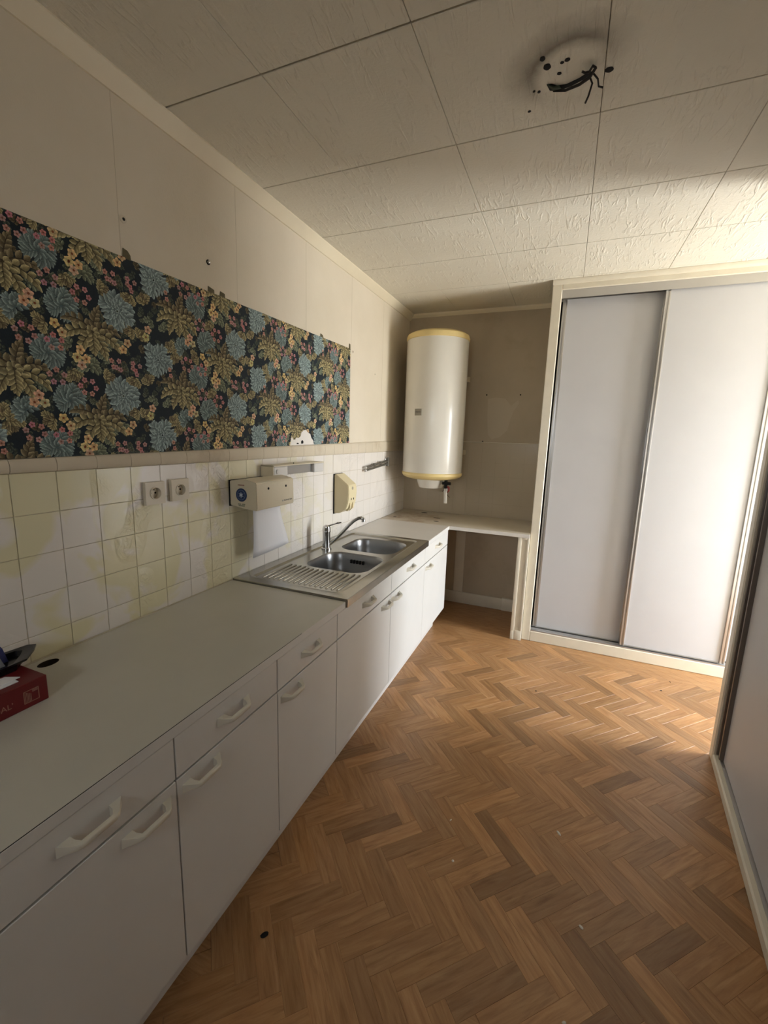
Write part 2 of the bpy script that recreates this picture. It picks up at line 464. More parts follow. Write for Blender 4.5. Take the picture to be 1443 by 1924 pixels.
for i in range(-5, 27):
    y = y0t + i * ts
    wd = min(ts, D - y)
    if wd < .02: continue
    for k in range(5):
        z = zt - (k + 1) * ts if k < 4 else .839
        if wd < ts - .001:
            bx('tile', M_tile, wall_left, -.005, .0012, y + .0009, D - .001, z + .0009, (zt - k * ts) - .0009); continue
        src, fi = (tile_p, 0) if k < 4 else (low_p, 1)
        if firsts[fi]: o = src; firsts[fi] = False
        else: o = src.copy(); COL.objects.link(o); o.name = 'tile'; o.parent = wall_left
        o.location = (rnd.uniform(-.0003, .0003), y, z); o.rotation_euler = (rnd.uniform(-.002, .002), rnd.uniform(-.003, .003), rnd.uniform(-.003, .003))
    # rounded painted border tile under the wallpaper
    ya, yb = y + .0008, min(y + ts, D) - .0008
    def prof(yy):
        zb_ = zt + .001; ztp = top_border(yy) - .001
        return [(-.005, yy, zb_), (.006, yy, zb_), (.010, yy, zb_ + .006), (.011, yy, (zb_ + ztp) / 2), (.010, yy, ztp - .012), (.006, yy, ztp - .003), (.002, yy, ztp), (-.005, yy, ztp)]
    MB().loft([prof(ya), prof(yb)]).build('border_tile', M_border, wall_left, smooth=True)
# screw anchors left in the wall
def wall_anchor(name, y, z, label, r=.008):
    t = thing(name, label, 'wall plug', (0, y, z))
    MB().lathe([(r * 1.5, 0), (r * 1.5, .0012), (r, .0030), (r * .6, .0032)], 0, 0, 14, 'x').build('collar', M_socket, t, smooth=True)
    MB().lathe([(r * .62, .002), (r * .62, .0036)], 0, 0, 12, 'x').build('bore', M_dark, t)
wall_anchor('wall_plug', 1.091, 2.188, 'dark plug hole with torn paper on cream wall, nearer the left edge above the wallpaper')
o = thing('wall_screw', 'shiny screw head in cream wall above paired wallpaper tabs', 'screw', (0, 1.455, 2.186))
MB().lathe([(.010, 0), (.010, .002), (.007, .004)], 0, 0, 16, 'x').build('washer', M_dark, o, smooth=True)
MB().lathe([(.006, .003), (.006, .009), (.003, .011)], -.002, 0, 14, 'x').build('head', M_chrome, o, smooth=True)
wall_anchor('wall_plug', 2.745, 2.075, 'small dark plug hole beside the wallpaper top right corner', .006)
wall_anchor('wall_plug', 3.12, 1.98, 'tiny nail hole in cream wall near the water heater', .004)

# --- back wall : painted tiles, batten, baseboard, cove trims
tb = MB().box(.0006, ts - .0006, -.0012, .004, .0006, ts - .0006).build('tile', M_tile_back, wall_back)
tbf = True
for i in range(10):
    for k in range(6):
        z = .839 + k * ts
        if k == 5:
            bx('tile', M_tile_back, wall_back, i * ts + .0006, (i + 1) * ts - .0006, D - .0012, D + .004, z + .0006, 1.489); continue
        if tbf: o = tb; tbf = False
        else: o = tb.copy(); COL.objects.link(o); o.name = 'tile'; o.parent = wall_back
        o.location = (i * ts, D, z)
bx('capping', M_cream, wall_back, 0, 1.206, D - .007, D, 1.489, 1.496, bev=.002)
def wall_blob(name, pts, y, m, parent, d=.0015):
    return MB().loft([[(x, y, z) for x, z in pts], [(x, y - d, z) for x, z in pts]]).build(name, m, parent)
wall_blob('pale_patch', [(.735, 1.86), (.80, 1.872), (.88, 1.862), (.93, 1.80), (.985, 1.85), (.992, 1.82), (.955, 1.76), (.935, 1.70), (.915, 1.60), (.86, 1.545), (.79, 1.52), (.755, 1.56), (.74, 1.7)], D + .001, M_patch, wall_back, .002)
for x, z in ((.722, 1.893), (1.0, 1.892), (.715, 1.50)):
    MB().lathe([(.006, D + .001), (.006, D - .0015), (.003, D - .002)], x, z, 12, 'y').build('nail_hole', M_dark, wall_back)
baseb = MB().box(.0, .985, D - .016, D, 0, .108, bev=.003).box(.985, 1.206, D - .024, D, 0, .116, bev=.003).build('baseboard_back', M_cream, None, smooth=True, kind='structure')
bx('trim_3', M_cream, None, .535, .622, D - .014, D, .109, .808, bev=.003, kind='structure')
cv = [(0, H - .048), (.007, H - .048), (.014, H - .040), (.026, H - .027), (.038, H - .012), (.044, H - .005), (.044, H), (0, H)]
MB().prism([(x, z) for x, z in cv], 'y', YF, D).build('trim_1', M_trim, None, smooth=True, kind='structure')
cb = [(D, H - .030), (D - .006, H - .030), (D - .018, H - .018), (D - .026, H - .006), (D - .026, H), (D, H)]
MB().loft([[(.0, y, z) for y, z in cb], [(1.208, y, z) for y, z in cb]]).build('trim_2', M_trim, None, smooth=True, kind='structure')

# ---------------------------------------------------------------- floral wallpaper
def wp_mat():
    N = NT('tapestry_print'); at = N.n('Attribute', attribute_name='tint'); v = N.coord('World')
    f = N.noise(v, 420, 2, .6); g = N.noise(v, 90, 3)
    c = N.mix(1.0, at.outputs['Color'], N.ramp(f, [(0.25, .82), (0.75, 1.38)]), 'MULTIPLY')
    c = N.mix(1.0, c, N.ramp(g, [(0.3, .82), (0.7, 1.15)]), 'MULTIPLY')
    N.l(c, N.b.inputs['Base Color']); N.b.inputs['Roughness'].default_value = .62; N.b.inputs['Specular IOR Level'].default_value = .3
    N.l(N.bump(f, .3, .001), N.b.inputs['Normal'])
    return N.m
M_wp = wp_mat()
class Print:
    def __init__(s): s.v = []; s.f = []; s.c = []; s.lay = 0
    def leaflet(s, x, z, ang, L, W, base, edge, K=4):
        b0 = len(s.v)
        for i in range(K + 1):
            t = i / K; w = W * (.30, .92, 1.0, .80, .22)[i] if K == 4 else W * max(.1, sin(pi * t))
            cx, cz = x + L * t * cos(ang), z + L * t * sin(ang); nx, nz = -sin(ang), cos(ang)
            for q in (-1, 0, 1):
                s.v.append((cx + nx * w * q, cz + nz * w * q, s.lay + (.5 if q == 0 else 0)))
                f = .55 + .5 * t if q <= 0 else .75 + .5 * t
                if q == 0: col = tuple(b_ * f * .92 for b_ in base)
                elif q > 0: col = tuple(e_ * f for e_ in edge)
                else: col = tuple(b_ * f * .60 for b_ in base)
                s.c.append(col)
        for i in range(K):
            for j in range(2):
                a_ = b0 + i * 3 + j; s.f.append((a_, a_ + 1, a_ + 4, a_ + 3))
    def leaf(s, x, z, ang, L, W, base, edge, vein, lobes=4, bend=0.0, K=10, depth=.22, pw=.75, dz=1):
        """acanthus-like leaf: a ragged blade of paired lobes along a bent midrib"""
        s.lay += dz
        if K <= 4:
            s.leaflet(x, z, ang, L, W, base, edge); return
        n = max(3, min(lobes, 6)); pts = []
        for i in range(n + 1):
            t = i / n
            pts.append((x + L * .84 * t * cos(ang + bend * t * .5), z + L * .84 * t * sin(ang + bend * t * .5), ang + bend * t))
        for i in range(n):
            t = (i + .35) / n; px = pts[i][0] * .65 + pts[i + 1][0] * .35; pz = pts[i][1] * .65 + pts[i + 1][1] * .35; a = pts[i][2]
            wl = W * (.45 + .75 * sin(pi * min(1, t * .9 + .12)))
            for sg in (-1, 1):
                f = random.uniform(.82, 1.12)
                s.leaflet(px, pz, a + sg * (.95 - .30 * t), wl * 1.35 * random.uniform(.9, 1.1), L / n * .40, tuple(c * f for c in base), tuple(c * f for c in edge))
        s.leaflet(pts[-2][0], pts[-2][1], pts[-1][2], L * .24 + L / n * .55, W * .42, base, edge)
        # midrib
        b0 = len(s.v)
        for i, (px, pz, a) in enumerate(pts):
            w = L * .022 * (1 - .7 * i / n)
            for q in (-1, 1): s.v.append((px - sin(a) * w * q, pz + cos(a) * w * q, s.lay + .9)); s.c.append(vein)
        for i in range(n): s.f.append((b0 + 2 * i, b0 + 2 * i + 1, b0 + 2 * i + 3, b0 + 2 * i + 2))
    def disc(s, x, z, r, col, n=7):
        s.lay += 1; b0 = len(s.v); s.v.append((x, z, s.lay)); s.c.append(tuple(c * 1.05 for c in col))
        for k in range(n): s.v.append((x + r * cos(2 * pi * k / n), z + r * sin(2 * pi * k / n), s.lay)); s.c.append(tuple(c * .8 for c in col))
        for k in range(n): s.f.append((b0, b0 + 1 + k, b0 + 1 + (k + 1) % n))
    def flower(s, x, z, r, col, mid, rot=0):
        for k in range(5):
            a = rot + 2 * pi * k / 5
            s.leaf(x, z, a, r, r * .46, col, tuple(c * .82 for c in col), tuple(c * .62 for c in col), 1, 0, 4, .0, .55, 1)
        s.disc(x, z, r * .25, mid, 6); s.lay -= 5
L3 = lambda r, g, b: srgb(r, g, b)[:3]
BLU, BLUE_E, BLU_V = L3(130, 147, 147), L3(166, 184, 180), L3(66, 88, 92)
BL2, BL2_E, BL2_V = L3(112, 130, 128), L3(150, 166, 160), L3(72, 92, 94)
OLV, OLV_E, OLV_V = L3(146, 134, 96), L3(192, 180, 134), L3(62, 54, 36)
BRN, BRN_E, BRN_V = L3(112, 100, 74), L3(154, 140, 106), L3(54, 44, 30)
GRN, GRN_E, GRN_V = L3(112, 120, 98), L3(148, 154, 126), L3(60, 68, 58)
DGR, DGR_E, DGR_V = L3(58, 68, 60), L3(86, 94, 80), L3(30, 38, 36)
PNK, YLW = L3(206, 150, 146), L3(230, 200, 152)
NAVY = L3(17, 30, 38)
pr = Print(); rr_ = random.Random(11); random.seed(4)
TW, TH = .553, .267
# small dark filler leaves under everything
for k in range(150):
    x, z = rr_.uniform(0, TW), rr_.uniform(0, TH); c = rr_.choice((0, 0, 0, 1, 2))
    tri = ((DGR, DGR_E, DGR_V), tuple(tuple(v_ * .6 for v_ in q) for q in (GRN, GRN_E, GRN_V)), tuple(tuple(v_ * .55 for v_ in q) for q in (BRN, BRN_E, BRN_V)))[c]
    pr.lay = k % 6
    pr.leaf(x, z, rr_.uniform(0, 2 * pi), rr_.uniform(.020, .036), rr_.uniform(.006, .010), *tri, 3, rr_.uniform(-.8, .8), 6, .3)
def spray(x, z, n, a0, a1, L, W, pal, lay, lobes=4, bend=0, jitter=.2):
    for i in range(n):
        t = i / max(1, n - 1); a = a0 + (a1 - a0) * t
        pr.lay = lay + i * 2
        pr.leaf(x, z, a + rr_.uniform(-jitter, jitter) * .5, L * rr_.uniform(.85, 1.12), W * rr_.uniform(.9, 1.15), *pal, lobes, bend * (1 if cos(a) < 0 else -1), 12)
BP, B2P, OP, BRP, GP = (BLU, BLUE_E, BLU_V), (BL2, BL2_E, BL2_V), (OLV, OLV_E, OLV_V), (BRN, BRN_E, BRN_V), (GRN, GRN_E, GRN_V)
def rose(x, z, L0):
    for i in range(11):                     # ragged outer petals, alternating long and short
        a = 2 * pi * i / 11 + .3; pr.lay = L0 + (i * 5) % 11
        pr.leaf(x + .010 * cos(a), z + .008 * sin(a), a + rr_.uniform(-.25, .25), .050 * (.82 if i % 2 else 1.12), .019, *BP, 3, rr_.choice((-.5, .5)), 9, .22, .95)
    for i in range(8):
        a = 2 * pi * i / 8 + .9; pr.lay = L0 + 12 + (i * 3) % 8
        pr.leaf(x + .016 * cos(a) - .004, z + .014 * sin(a), a + 1.3, .036, .013, tuple(c * 1.02 for c in BLU), BLUE_E, BLU_V, 2, 1.3, 8, .18, .8)
    for i in range(5):
        a = 2 * pi * i / 5 + .2; pr.lay = L0 + 21 + i
        pr.leaf(x + .008 * cos(a), z + .007 * sin(a), a + 1.5, .024, .0085, tuple(c * .92 for c in BLU), tuple(c * 1.05 for c in BLUE_E), BLU_V, 2, 1.6, 7, .12, .8)
rose(.005, .255, 40); rose(.150, .127, 40)
# blue seven-lobed leaves
for (x, z, rot) in ((.385, .225, 1.2), (.336, .087, 1.0)):
    for i in range(7):
        a = rot + (i - 3) * .80; pr.lay = 30 + i
        pr.leaf(x, z, a, .056 - .004 * abs(i - 3), .0175, *B2P, 4, .25, 12, .24, .95)
for (x, z, rot) in ((.267, .191, 2.2), (.452, .064, 1.5)):
    for i in range(5):
        a = rot + (i - 2) * .85; pr.lay = 24 + i
        pr.leaf(x, z, a, .040, .013, *((BL2, BL2_E, BL2_V) if x < .3 else GP), 3, .2, 8, .3)
# acanthus plants
for (x, z, pal) in ((.471, .172, OP), (.248, .030, OP)):
    for i, (a, L_, W_, bd) in enumerate(((1.45, .088, .014, -.3), (2.15, .100, .015, 1.3), (2.85, .105, .016, 1.1), (.85, .100, .015, -1.4), (.15, .105, .016, -1.1), (3.75, .085, .015, .7), (-.75, .088, .016, -.6), (-1.65, .070, .016, .2))):
        pl = (BRP if i in (0, 1, 3) else pal); pr.lay = 52 + i * 2
        pr.leaf(x, z, a, L_, W_ * .98, *pl, 5, bd, 15, .24, .85)
# small olive sprigs
for (x, z, a) in ((.225, .154, .8), (.337, .173, 3.6), (.397, .049, 5.2), (.503, .032, .6), (.112, .038, 2.0), (.215, .171, 2.4), (.214, .159, 5.5), (.053, .053, 4.4), (.055, .215, 3.8), (.08, .185, 1.0)):
    for j in (-.7, 0, .7): pr.lay = 20 + int(j * 2); pr.leaf(x, z, a + j, .038, .011, *(OP if j else BRP), 4, .3 * j, 9, .32)
for (x, z, a) in ((.503, .127, 1), (.51, .114, 4), (.471, .073, 2.5), (.30, .262, 0.3), (.19, .235, 2.2), (.13, .262, 4.0), (.405, .125, 2.8), (.545, .165, 5.0)):
    for j in (-.6, .6): pr.lay = 16; pr.leaf(x, z, a + j, .032, .010, *GP, 3, .3, 8, .3)
# yellow and pink blossoms
def cluster(x, z, n, r, col, spread, L0=84):
    for i in range(n):
        a = 2 * pi * i / n + x * 40; pr.lay = L0
        pr.flower(x + spread * cos(a), z + spread * sin(a) * .9, r, tuple(c * rr_.uniform(.8, 1.1) for c in col), L3(120, 60, 30), a)
for (x, z, n) in ((.301, .221, 3), (.370, .163, 2), (.430, .082, 3), (.422, .100, 2), (.110, .209, 2), (.025, .15, 2)): cluster(x, z, n, .0145, YLW, .0155)
for (x, z, n) in ((.282, .131, 6), (.357, .121, 5), (.443, .005, 6), (.355, .025, 5), (.06, .09, 3), (.539, .091, 3), (.054, .074, 2), (.543, .075, 2), (.20, .09, 2)):
    cluster(x, z, n, .0088, PNK, .0060 + .0030 * n)
PV = np.array(pr.v); PF = pr.f; PC = np.array(pr.c)
wpY0, wpY1 = .10, 2.705
def wp_top(y): return 2.069 + (y - .746) * .0097
def wp_bot(y): return 1.4325 + (y - .68) * .0176
V = []; Fc = []; Cc = []; nb = 0
for iy in range(-3, 5):
    for iz in range(-3, 4):
        v = PV.copy(); v[:, 0] += 1.04 + iy * TW; v[:, 1] += 1.642 + iz * TH
        if v[:, 0].min() > wpY1 or v[:, 0].max() < wpY0 or v[:, 1].min() > 2.09 or v[:, 1].max() < 1.43: continue
        yv = np.clip(v[:, 0], wpY0, wpY1); zv = np.minimum(np.maximum(v[:, 1], wp_bot(yv)), wp_top(yv))
        moved = (np.abs(yv - v[:, 0]) > 1e-9) | (np.abs(zv - v[:, 1]) > 1e-9)
        V.append(np.stack([.0022 + v[:, 2] * 2.0e-5, yv, zv], 1)); Cc.append(PC)
        Fc += [tuple(i + nb for i in f) for f in PF if not all(moved[i] for i in f)]
        nb += len(v)
wallpaper = thing('floral_wallpaper', 'dark navy floral wallpaper strip with blue roses, gold leaves and pink blossoms above the tiles', 'wallpaper', (0, 0, 0))
me = bpy.data.meshes.new('printed_flowers'); me.from_pydata(np.concatenate(V).tolist(), [], Fc); me.materials.append(M_wp)
ca = me.color_attributes.new('tint', 'FLOAT_COLOR', 'POINT')
cc = np.ones((nb, 4), np.float32); cc[:, :3] = np.concatenate(Cc); ca.data.foreach_set('color', cc.ravel())
me.validate(); me.update()
po = bpy.data.objects.new('printed_flowers', me); COL.objects.link(po); po.parent = wallpaper; po['kind'] = 'stuff'
def sheet(name, pts, x0, x1, m, parent, col=None):
    mb = MB().loft([[(x0, y, z) for y, z in pts], [(x1, y, z) for y, z in pts]])
    o = mb.build(name, m, parent)
    if col:
        a = o.data.color_attributes.new('tint', 'FLOAT_COLOR', 'POINT'); n = len(o.data.vertices)
        a.data.foreach_set('color', np.tile(np.array(list(col[:3]) + [1], np.float32), n))
    return o
top_pts = [(wpY1, wp_top(wpY1))]
for k in range(1, 40):
    y = wpY1 + (wpY0 - wpY1) * k / 40; top_pts.append((y, wp_top(y) + random.uniform(-.0012, .0015)))
top_pts.append((wpY0, wp_top(wpY0)))
sheet('backing_sheet', [(wpY0, wp_bot(wpY0)), (wpY1, wp_bot(wpY1))] + top_pts, .0002, .0021, M_wp, wallpaper, NAVY)
for pts in ([(1.078, 2.070), (1.109, 2.070), (1.107, 2.085), (1.098, 2.096), (1.082, 2.100)], [(1.447, 2.073), (1.481, 2.073), (1.480, 2.090), (1.449, 2.096)],
            [(1.512, 2.074), (1.543, 2.074), (1.541, 2.092), (1.516, 2.096)], [(2.318, 2.080), (2.358, 2.080), (2.345, 2.098), (2.322, 2.103)], [(2.683, 2.083), (2.705, 2.083), (2.703, 2.115), (2.688, 2.118)]):
    sheet('torn_tab', pts, .0004, .0026, M_wp, wallpaper, L3(86, 80, 58))
sheet('torn_patch', [(2.003, 1.457), (2.05, 1.457), (2.10, 1.459), (2.20, 1.460), (2.245, 1.461), (2.235, 1.486), (2.215, 1.500), (2.205, 1.522), (2.178, 1.530), (2.16, 1.545), (2.138, 1.542), (2.112, 1.528), (2.105, 1.507), (2.085, 1.498), (2.06, 1.500), (2.055, 1.49), (2.035, 1.488), (2.02, 1.503), (2.012, 1.495)], .0030, .0048, M_plaster, wallpaper)
sheet('dark_hole', [(2.108, 1.466), (2.128, 1.466), (2.133, 1.476), (2.124, 1.486), (2.110, 1.482)], .0045, .0053, M_dark, wallpaper)
sheet('dark_hole', [(2.063, 1.464), (2.083, 1.464), (2.085, 1.470), (2.067, 1.472)], .0045, .0053, M_dark, wallpaper)

# ---------------------------------------------------------------- base cabinets
def handle_mesh():
    mb = MB(); L = .128
    # bow handle: two triangular feet, a slim grip between them
    prof = [(-L / 2, .000), (-L / 2 + .006, .006), (-L / 2 + .022, .026), (-L / 2 + .032, .031), (L / 2 - .032, .031), (L / 2 - .022, .026), (L / 2 - .006, .006), (L / 2, .000),
            (L / 2 - .026, .000), (L / 2 - .027, .012), (L / 2 - .033, .0225), (-L / 2 + .033, .0225), (-L / 2 + .027, .012), (-L / 2 + .026, .000)]
    n = len(prof)
    def zz(i):
        y, x = prof[i]; return .012 if x < .001 else (.0095 if x < .013 else .0058)
    rows = []
    for s_ in (-1, -.6, .6, 1):
        rows.append([(x if abs(s_) < .9 or x == 0 else x - .0015 * (1 if x > .012 else 0), y, s_ * zz(i)) for i, (y, x) in enumerate(prof)])
    mb.loft(rows)
    return mb
hm = None
def add_handle(parent, y, z):
    global hm
    if hm is None:
        o = handle_mesh().build('handle', M_handle, parent, smooth=True, angle=50); hm = o.data
    else:
        o = bpy.data.objects.new('handle', hm); COL.objects.link(o); o.parent = parent
    o.location = (.600, y, z); return o
ords = ['white base cabinet nearest the camera, at the left end of the worktop',
        'white base cabinet, second from the camera, handle at its left corner',
        'white base cabinet under the worktop just before the sink',
        'white base cabinet under the draining board, door handle at its right corner',
        'white base cabinet under the sink bowls, door handle at its left corner',
        'last white base cabinet, at the far end below the white corner worktop']
cabs = [(.26, .40, .580), (.66, .40, .740), (1.06, .40, 1.140), (1.46, .60, 1.987), (2.06, .60, 2.128), (2.66, .60, 2.745)]
for lab, (ya, w, hy) in zip(ords, cabs):
    yb = ya + w
    c = thing('base_cabinet', lab, 'cabinet', (0, ya, 0), 0, 'white base cabinets under the worktop')
    g = .0017
    hs = .676 if 1.4 < ya < 2.6 else .805        # sides cut down under the sink bowls
    mb = MB().box(.012, .578, .001, .017, .166, hs).box(.012, .578, w - .017, w - .001, .166, hs).box(.012, .578, .017, w - .017, .166, .184).box(.012, .02, .017, w - .017, .184, hs)
    mb.box(.555, .578, .017, w - .017, .685, .703).build('carcass', M_carc, c)
    bx('plinth', M_lam, c, .498, .515, 0, w, 0, .166)
    dr = bx('drawer', M_lam_door, c, .5805, .600, g, w - g, .6985, .8085, bev=.0012)
    add_handle(dr, w / 2, .757)
    do = bx('door', M_lam_door, c, .5805, .600, g, w - g, .168, .6925, bev=.0012)
    add_handle(do, hy - ya, .656)

# ---------------------------------------------------------------- worktops
near = thing('worktop', 'long grey-white laminate worktop left of the sink', 'worktop', (0, 0, 0))
mb = MB()
# slab with a round cable hole near the wall
hc = Vector((.046, .713)); hr = .028
y_a, y_b = .24, 1.527; x_a, x_b = .0045, .6005
outer = [(x_a, y_a), (x_b, y_a), (x_b, y_b), (x_a, y_b)]
def slab(mb, outer, hole, z0, z1):
    bm = mb.bm
    def ring(z):
        o = [bm.verts.new((x, y, z)) for x, y in outer]; h = [bm.verts.new((x, y, z)) for x, y in hole]
        e = [bm.edges.new((o[i], o[(i + 1) % len(o)])) for i in range(len(o))] + [bm.edges.new((h[i], h[(i + 1) % len(h)])) for i in range(len(h))]
        bmesh.ops.triangle_fill(bm, edges=e, use_beauty=True); return o, h
    o0, h0 = ring(z0); o1, h1 = ring(z1)
    for a, b in ((o0, o1), (h0, h1)):
        for i in range(len(a)):
            j = (i + 1) % len(a); bm.faces.new((a[i], a[j], b[j], b[i]))
slab(mb, outer, [(hc.x + hr * .72 * cos(2 * pi * k / 24), hc.y + hr * sin(2 * pi * k / 24)) for k in range(24)], .8115, .839)
mb.build('top', M_top, near)
bx('front_edge', M_lam_door, near, .5975, .6018, y_a, y_b, .8105, .8375, bev=.0008)
MB().loft([[(hc.x + hr * .715 * cos(2 * pi * k / 24), hc.y + hr * .99 * sin(2 * pi * k / 24), z) for k in range(24)] for z in (.80, .8386)], True, False).build('cable_hole', mat('raw_chipboard', srgb(62, 50, 36), .9, var=.2, vscale=90), near)
bx('edge_gap', M_gap, near, .5970, .6012, y_a, 1.20, .8374, .8389)
bx('sealant_bead', M_grout, near, .0035, .009, y_a, y_b, .8375, .8425, bev=.0015)
far = thing('worktop', 'white laminate worktop between the sink and the far corner', 'worktop')
bx('top', M_top_white, far, .0045, .6005, 2.709, 3.288, .8115, .839, bev=.001)
bx('front_edge', M_lam_door, far, .5985, .6018, 2.709, 3.288, .8105, .8380, bev=.0008)
back = thing('worktop', 'stained cream worktop along the back wall below the water heater', 'worktop')
bx('top', M_stain, back, .0045, 1.2055, 3.2895, D - .005, .8115, .839, bev=.0012)
bx('front_edge', M_top_white, back, .6035, 1.2055, 3.2865, 3.290, .8105, .8380, bev=.0008)
def burn(x, y, rx, ry): return MB().loft([[(x + rx * k_ * cos(2 * pi * k / 12), y + ry * k_ * sin(2 * pi * k / 12), z) for k in range(12)] for k_, z in ((1, .8385), (.9, .8402))]).build('burn_mark', M_dark, back)
burn(.247, 3.76, .030, .018); burn(.454, 3.42, .024, .010); burn(.42, 3.565, .032, .008); burn(.085, 3.43, .018, .008)
# support panel under the right end of the back worktop
sp_ = thing('support_panel', 'painted cream upright end panel with thin frame holding the back worktop', 'panel')
bx('board', M_cream, sp_, 1.125, 1.206, 3.300, D - .026, 0.0, .8105, bev=.003)
fr = MB().box(1.125, 1.152, 3.292, 3.301, .07, .8105, bev=.003).box(1.152, 1.206, 3.292, 3.301, .0, .078, bev=.003).box(1.125, 1.152, 3.292, 3.301, 0, .07, bev=.003).box(1.192, 1.206, 3.292, 3.301, .078, .8105, bev=.003).box(1.152, 1.192, 3.292, 3.301, .795, .8105, bev=.003)
fr.build('frame', M_cream, sp_, smooth=True)

# ---------------------------------------------------------------- sink
sk = thing('kitchen_sink', 'stainless steel double bowl sink top with ribbed draining board', 'sink')
X0, X1, Y0, Y1 = .004, .609, 1.529, 2.707; ZS = .848; ZD = .842
mb = MB(); bm = mb.bm
def strip(a, b):
    for i in range(len(a)):
        j = (i + 1) % len(a)
        bm.faces.new((a[i], a[j], b[j], b[i]))
vl = lambda pts: [bm.verts.new(p) for p in pts]
lo0 = vl(rrect(X0, X1, Y0, Y1, .006, .812)); lo1 = vl(rrect(X0, X1, Y0, Y1, .006, ZS - .003)); lo2 = vl(rrect(X0 + .003, X1 - .003, Y0 + .003, Y1 - .003, .006, ZS))
strip(lo0, lo1); strip(lo1, lo2)
in0 = vl(rrect(.060, .553, 1.572, 2.665, .035, ZS)); strip(lo2, in0)
in1 = vl(rrect(.066, .547, 1.578, 2.659, .032, ZS + .0015)); strip(in0, in1)
in2 = vl(rrect(.076, .537, 1.588, 2.649, .028, ZD)); strip(in1, in2)
bowls = [(.160, .517, 1.868, 2.200), (.160, .517, 2.258, 2.585)]
rims = []
edges = [bm.edges.get((in2[i], in2[(i + 1) % len(in2)])) for i in range(len(in2))]
for (a, b, c_, d_) in bowls:
    r = vl(rrect(a, b, c_, d_, .085, ZD, 10)); rims.append(r)
    edges += [bm.edges.new((r[i], r[(i + 1) % len(r)])) for i in range(len(r))]
bmesh.ops.triangle_fill(bm, edges=edges, use_beauty=True)
mb.build('sink_top', M_steel, sk, smooth=True, angle=20)
for bi, (a, b, c_, d_) in enumerate(bowls):
    loops = []
    for ins, dz in ((0, 0), (.003, -.003), (.007, -.012), (.012, -.05), (.018, -.11), (.030, -.140), (.055, -.152), (.11, -.156)):
        loops.append(rrect(a + ins, b - ins, c_ + ins, d_ - ins, max(.03, .085 - ins * .4), ZD + dz, 10))
    bo = MB().loft(loops, cap0=False).build('bowl', M_bowl, sk, smooth=True, angle=60)
    cx, cy = (a + b) / 2, (c_ + d_) / 2
    MB().lathe([(.045, ZD - .1555), (.043, ZD - .150), (.03, ZD - .152), (.012, ZD - .1535)], cx, cy, 28).build('drain', M_chrome, bo, smooth=True)
ov = MB()
for k in range(5): ov.box(.290 + k * .019, .302 + k * .019, 2.178, 2.196, ZD - .055, ZD - .035, bev=.002)
ov.build('overflow_slot', M_dark, sk)
for k in range(15):
    x = .112 + k * .0285
    yb_ = 1.845 if abs(x - .338) < .13 else 1.86
    MB().tube([(x, 1.612, ZD - .002), (x, 1.622, ZD), (x, yb_ - .012, ZD), (x, yb_, ZD - .002)], [.002, .0062, .0062, .002], 8).build('drainer_rib', M_steel, sk, smooth=True, angle=60)

fa = thing('mixer_tap', 'chrome single-lever mixer tap standing behind the sink bowls', 'tap', (.112, 2.215, ZD + .0004))
MB().lathe([(.030, 0), (.030, .006), (.024, .010), (.0225, .10), (.0245, .106)], 0, 0, 32).build('body', M_chrome, fa, smooth=True)
MB().lathe([(.0245, .106), (.025, .122), (.021, .138), (.010, .146)], 0, 0, 32).build('cartridge_cap', M_chrome, fa, smooth=True)
MB().loft([[(x, y, z + dz) for (y, dz) in ((-.011 * k, -.003), (.011 * k, -.003), (.011 * k, .003), (-.011 * k, .003))] for x, z, k in ((-.012, .136, 1.1), (.02, .145, 1.0), (.06, .157, .8), (.088, .161, .6))]).build('lever', M_chrome, fa, smooth=True).rotation_euler = (0, 0, .55)
sp0 = Vector((.022, .006, .038))
path = [(.018, .004, .030), (.05, .014, .058), (.09, .026, .104), (.13, .038, .152), (.16, .046, .182), (.185, .053, .198), (.205, .058, .200)]
MB().tube(path, [.0105, .0105, .0102, .010, .010, .010, .010], 14).build('spout', M_chrome, fa, smooth=True, angle=60)
MB().tube([(.205, .058, .201), (.214, .060, .192), (.214, .060, .178)], [.011, .012, .012], 14).build('aerator', M_chrome, fa, smooth=True, angle=60)

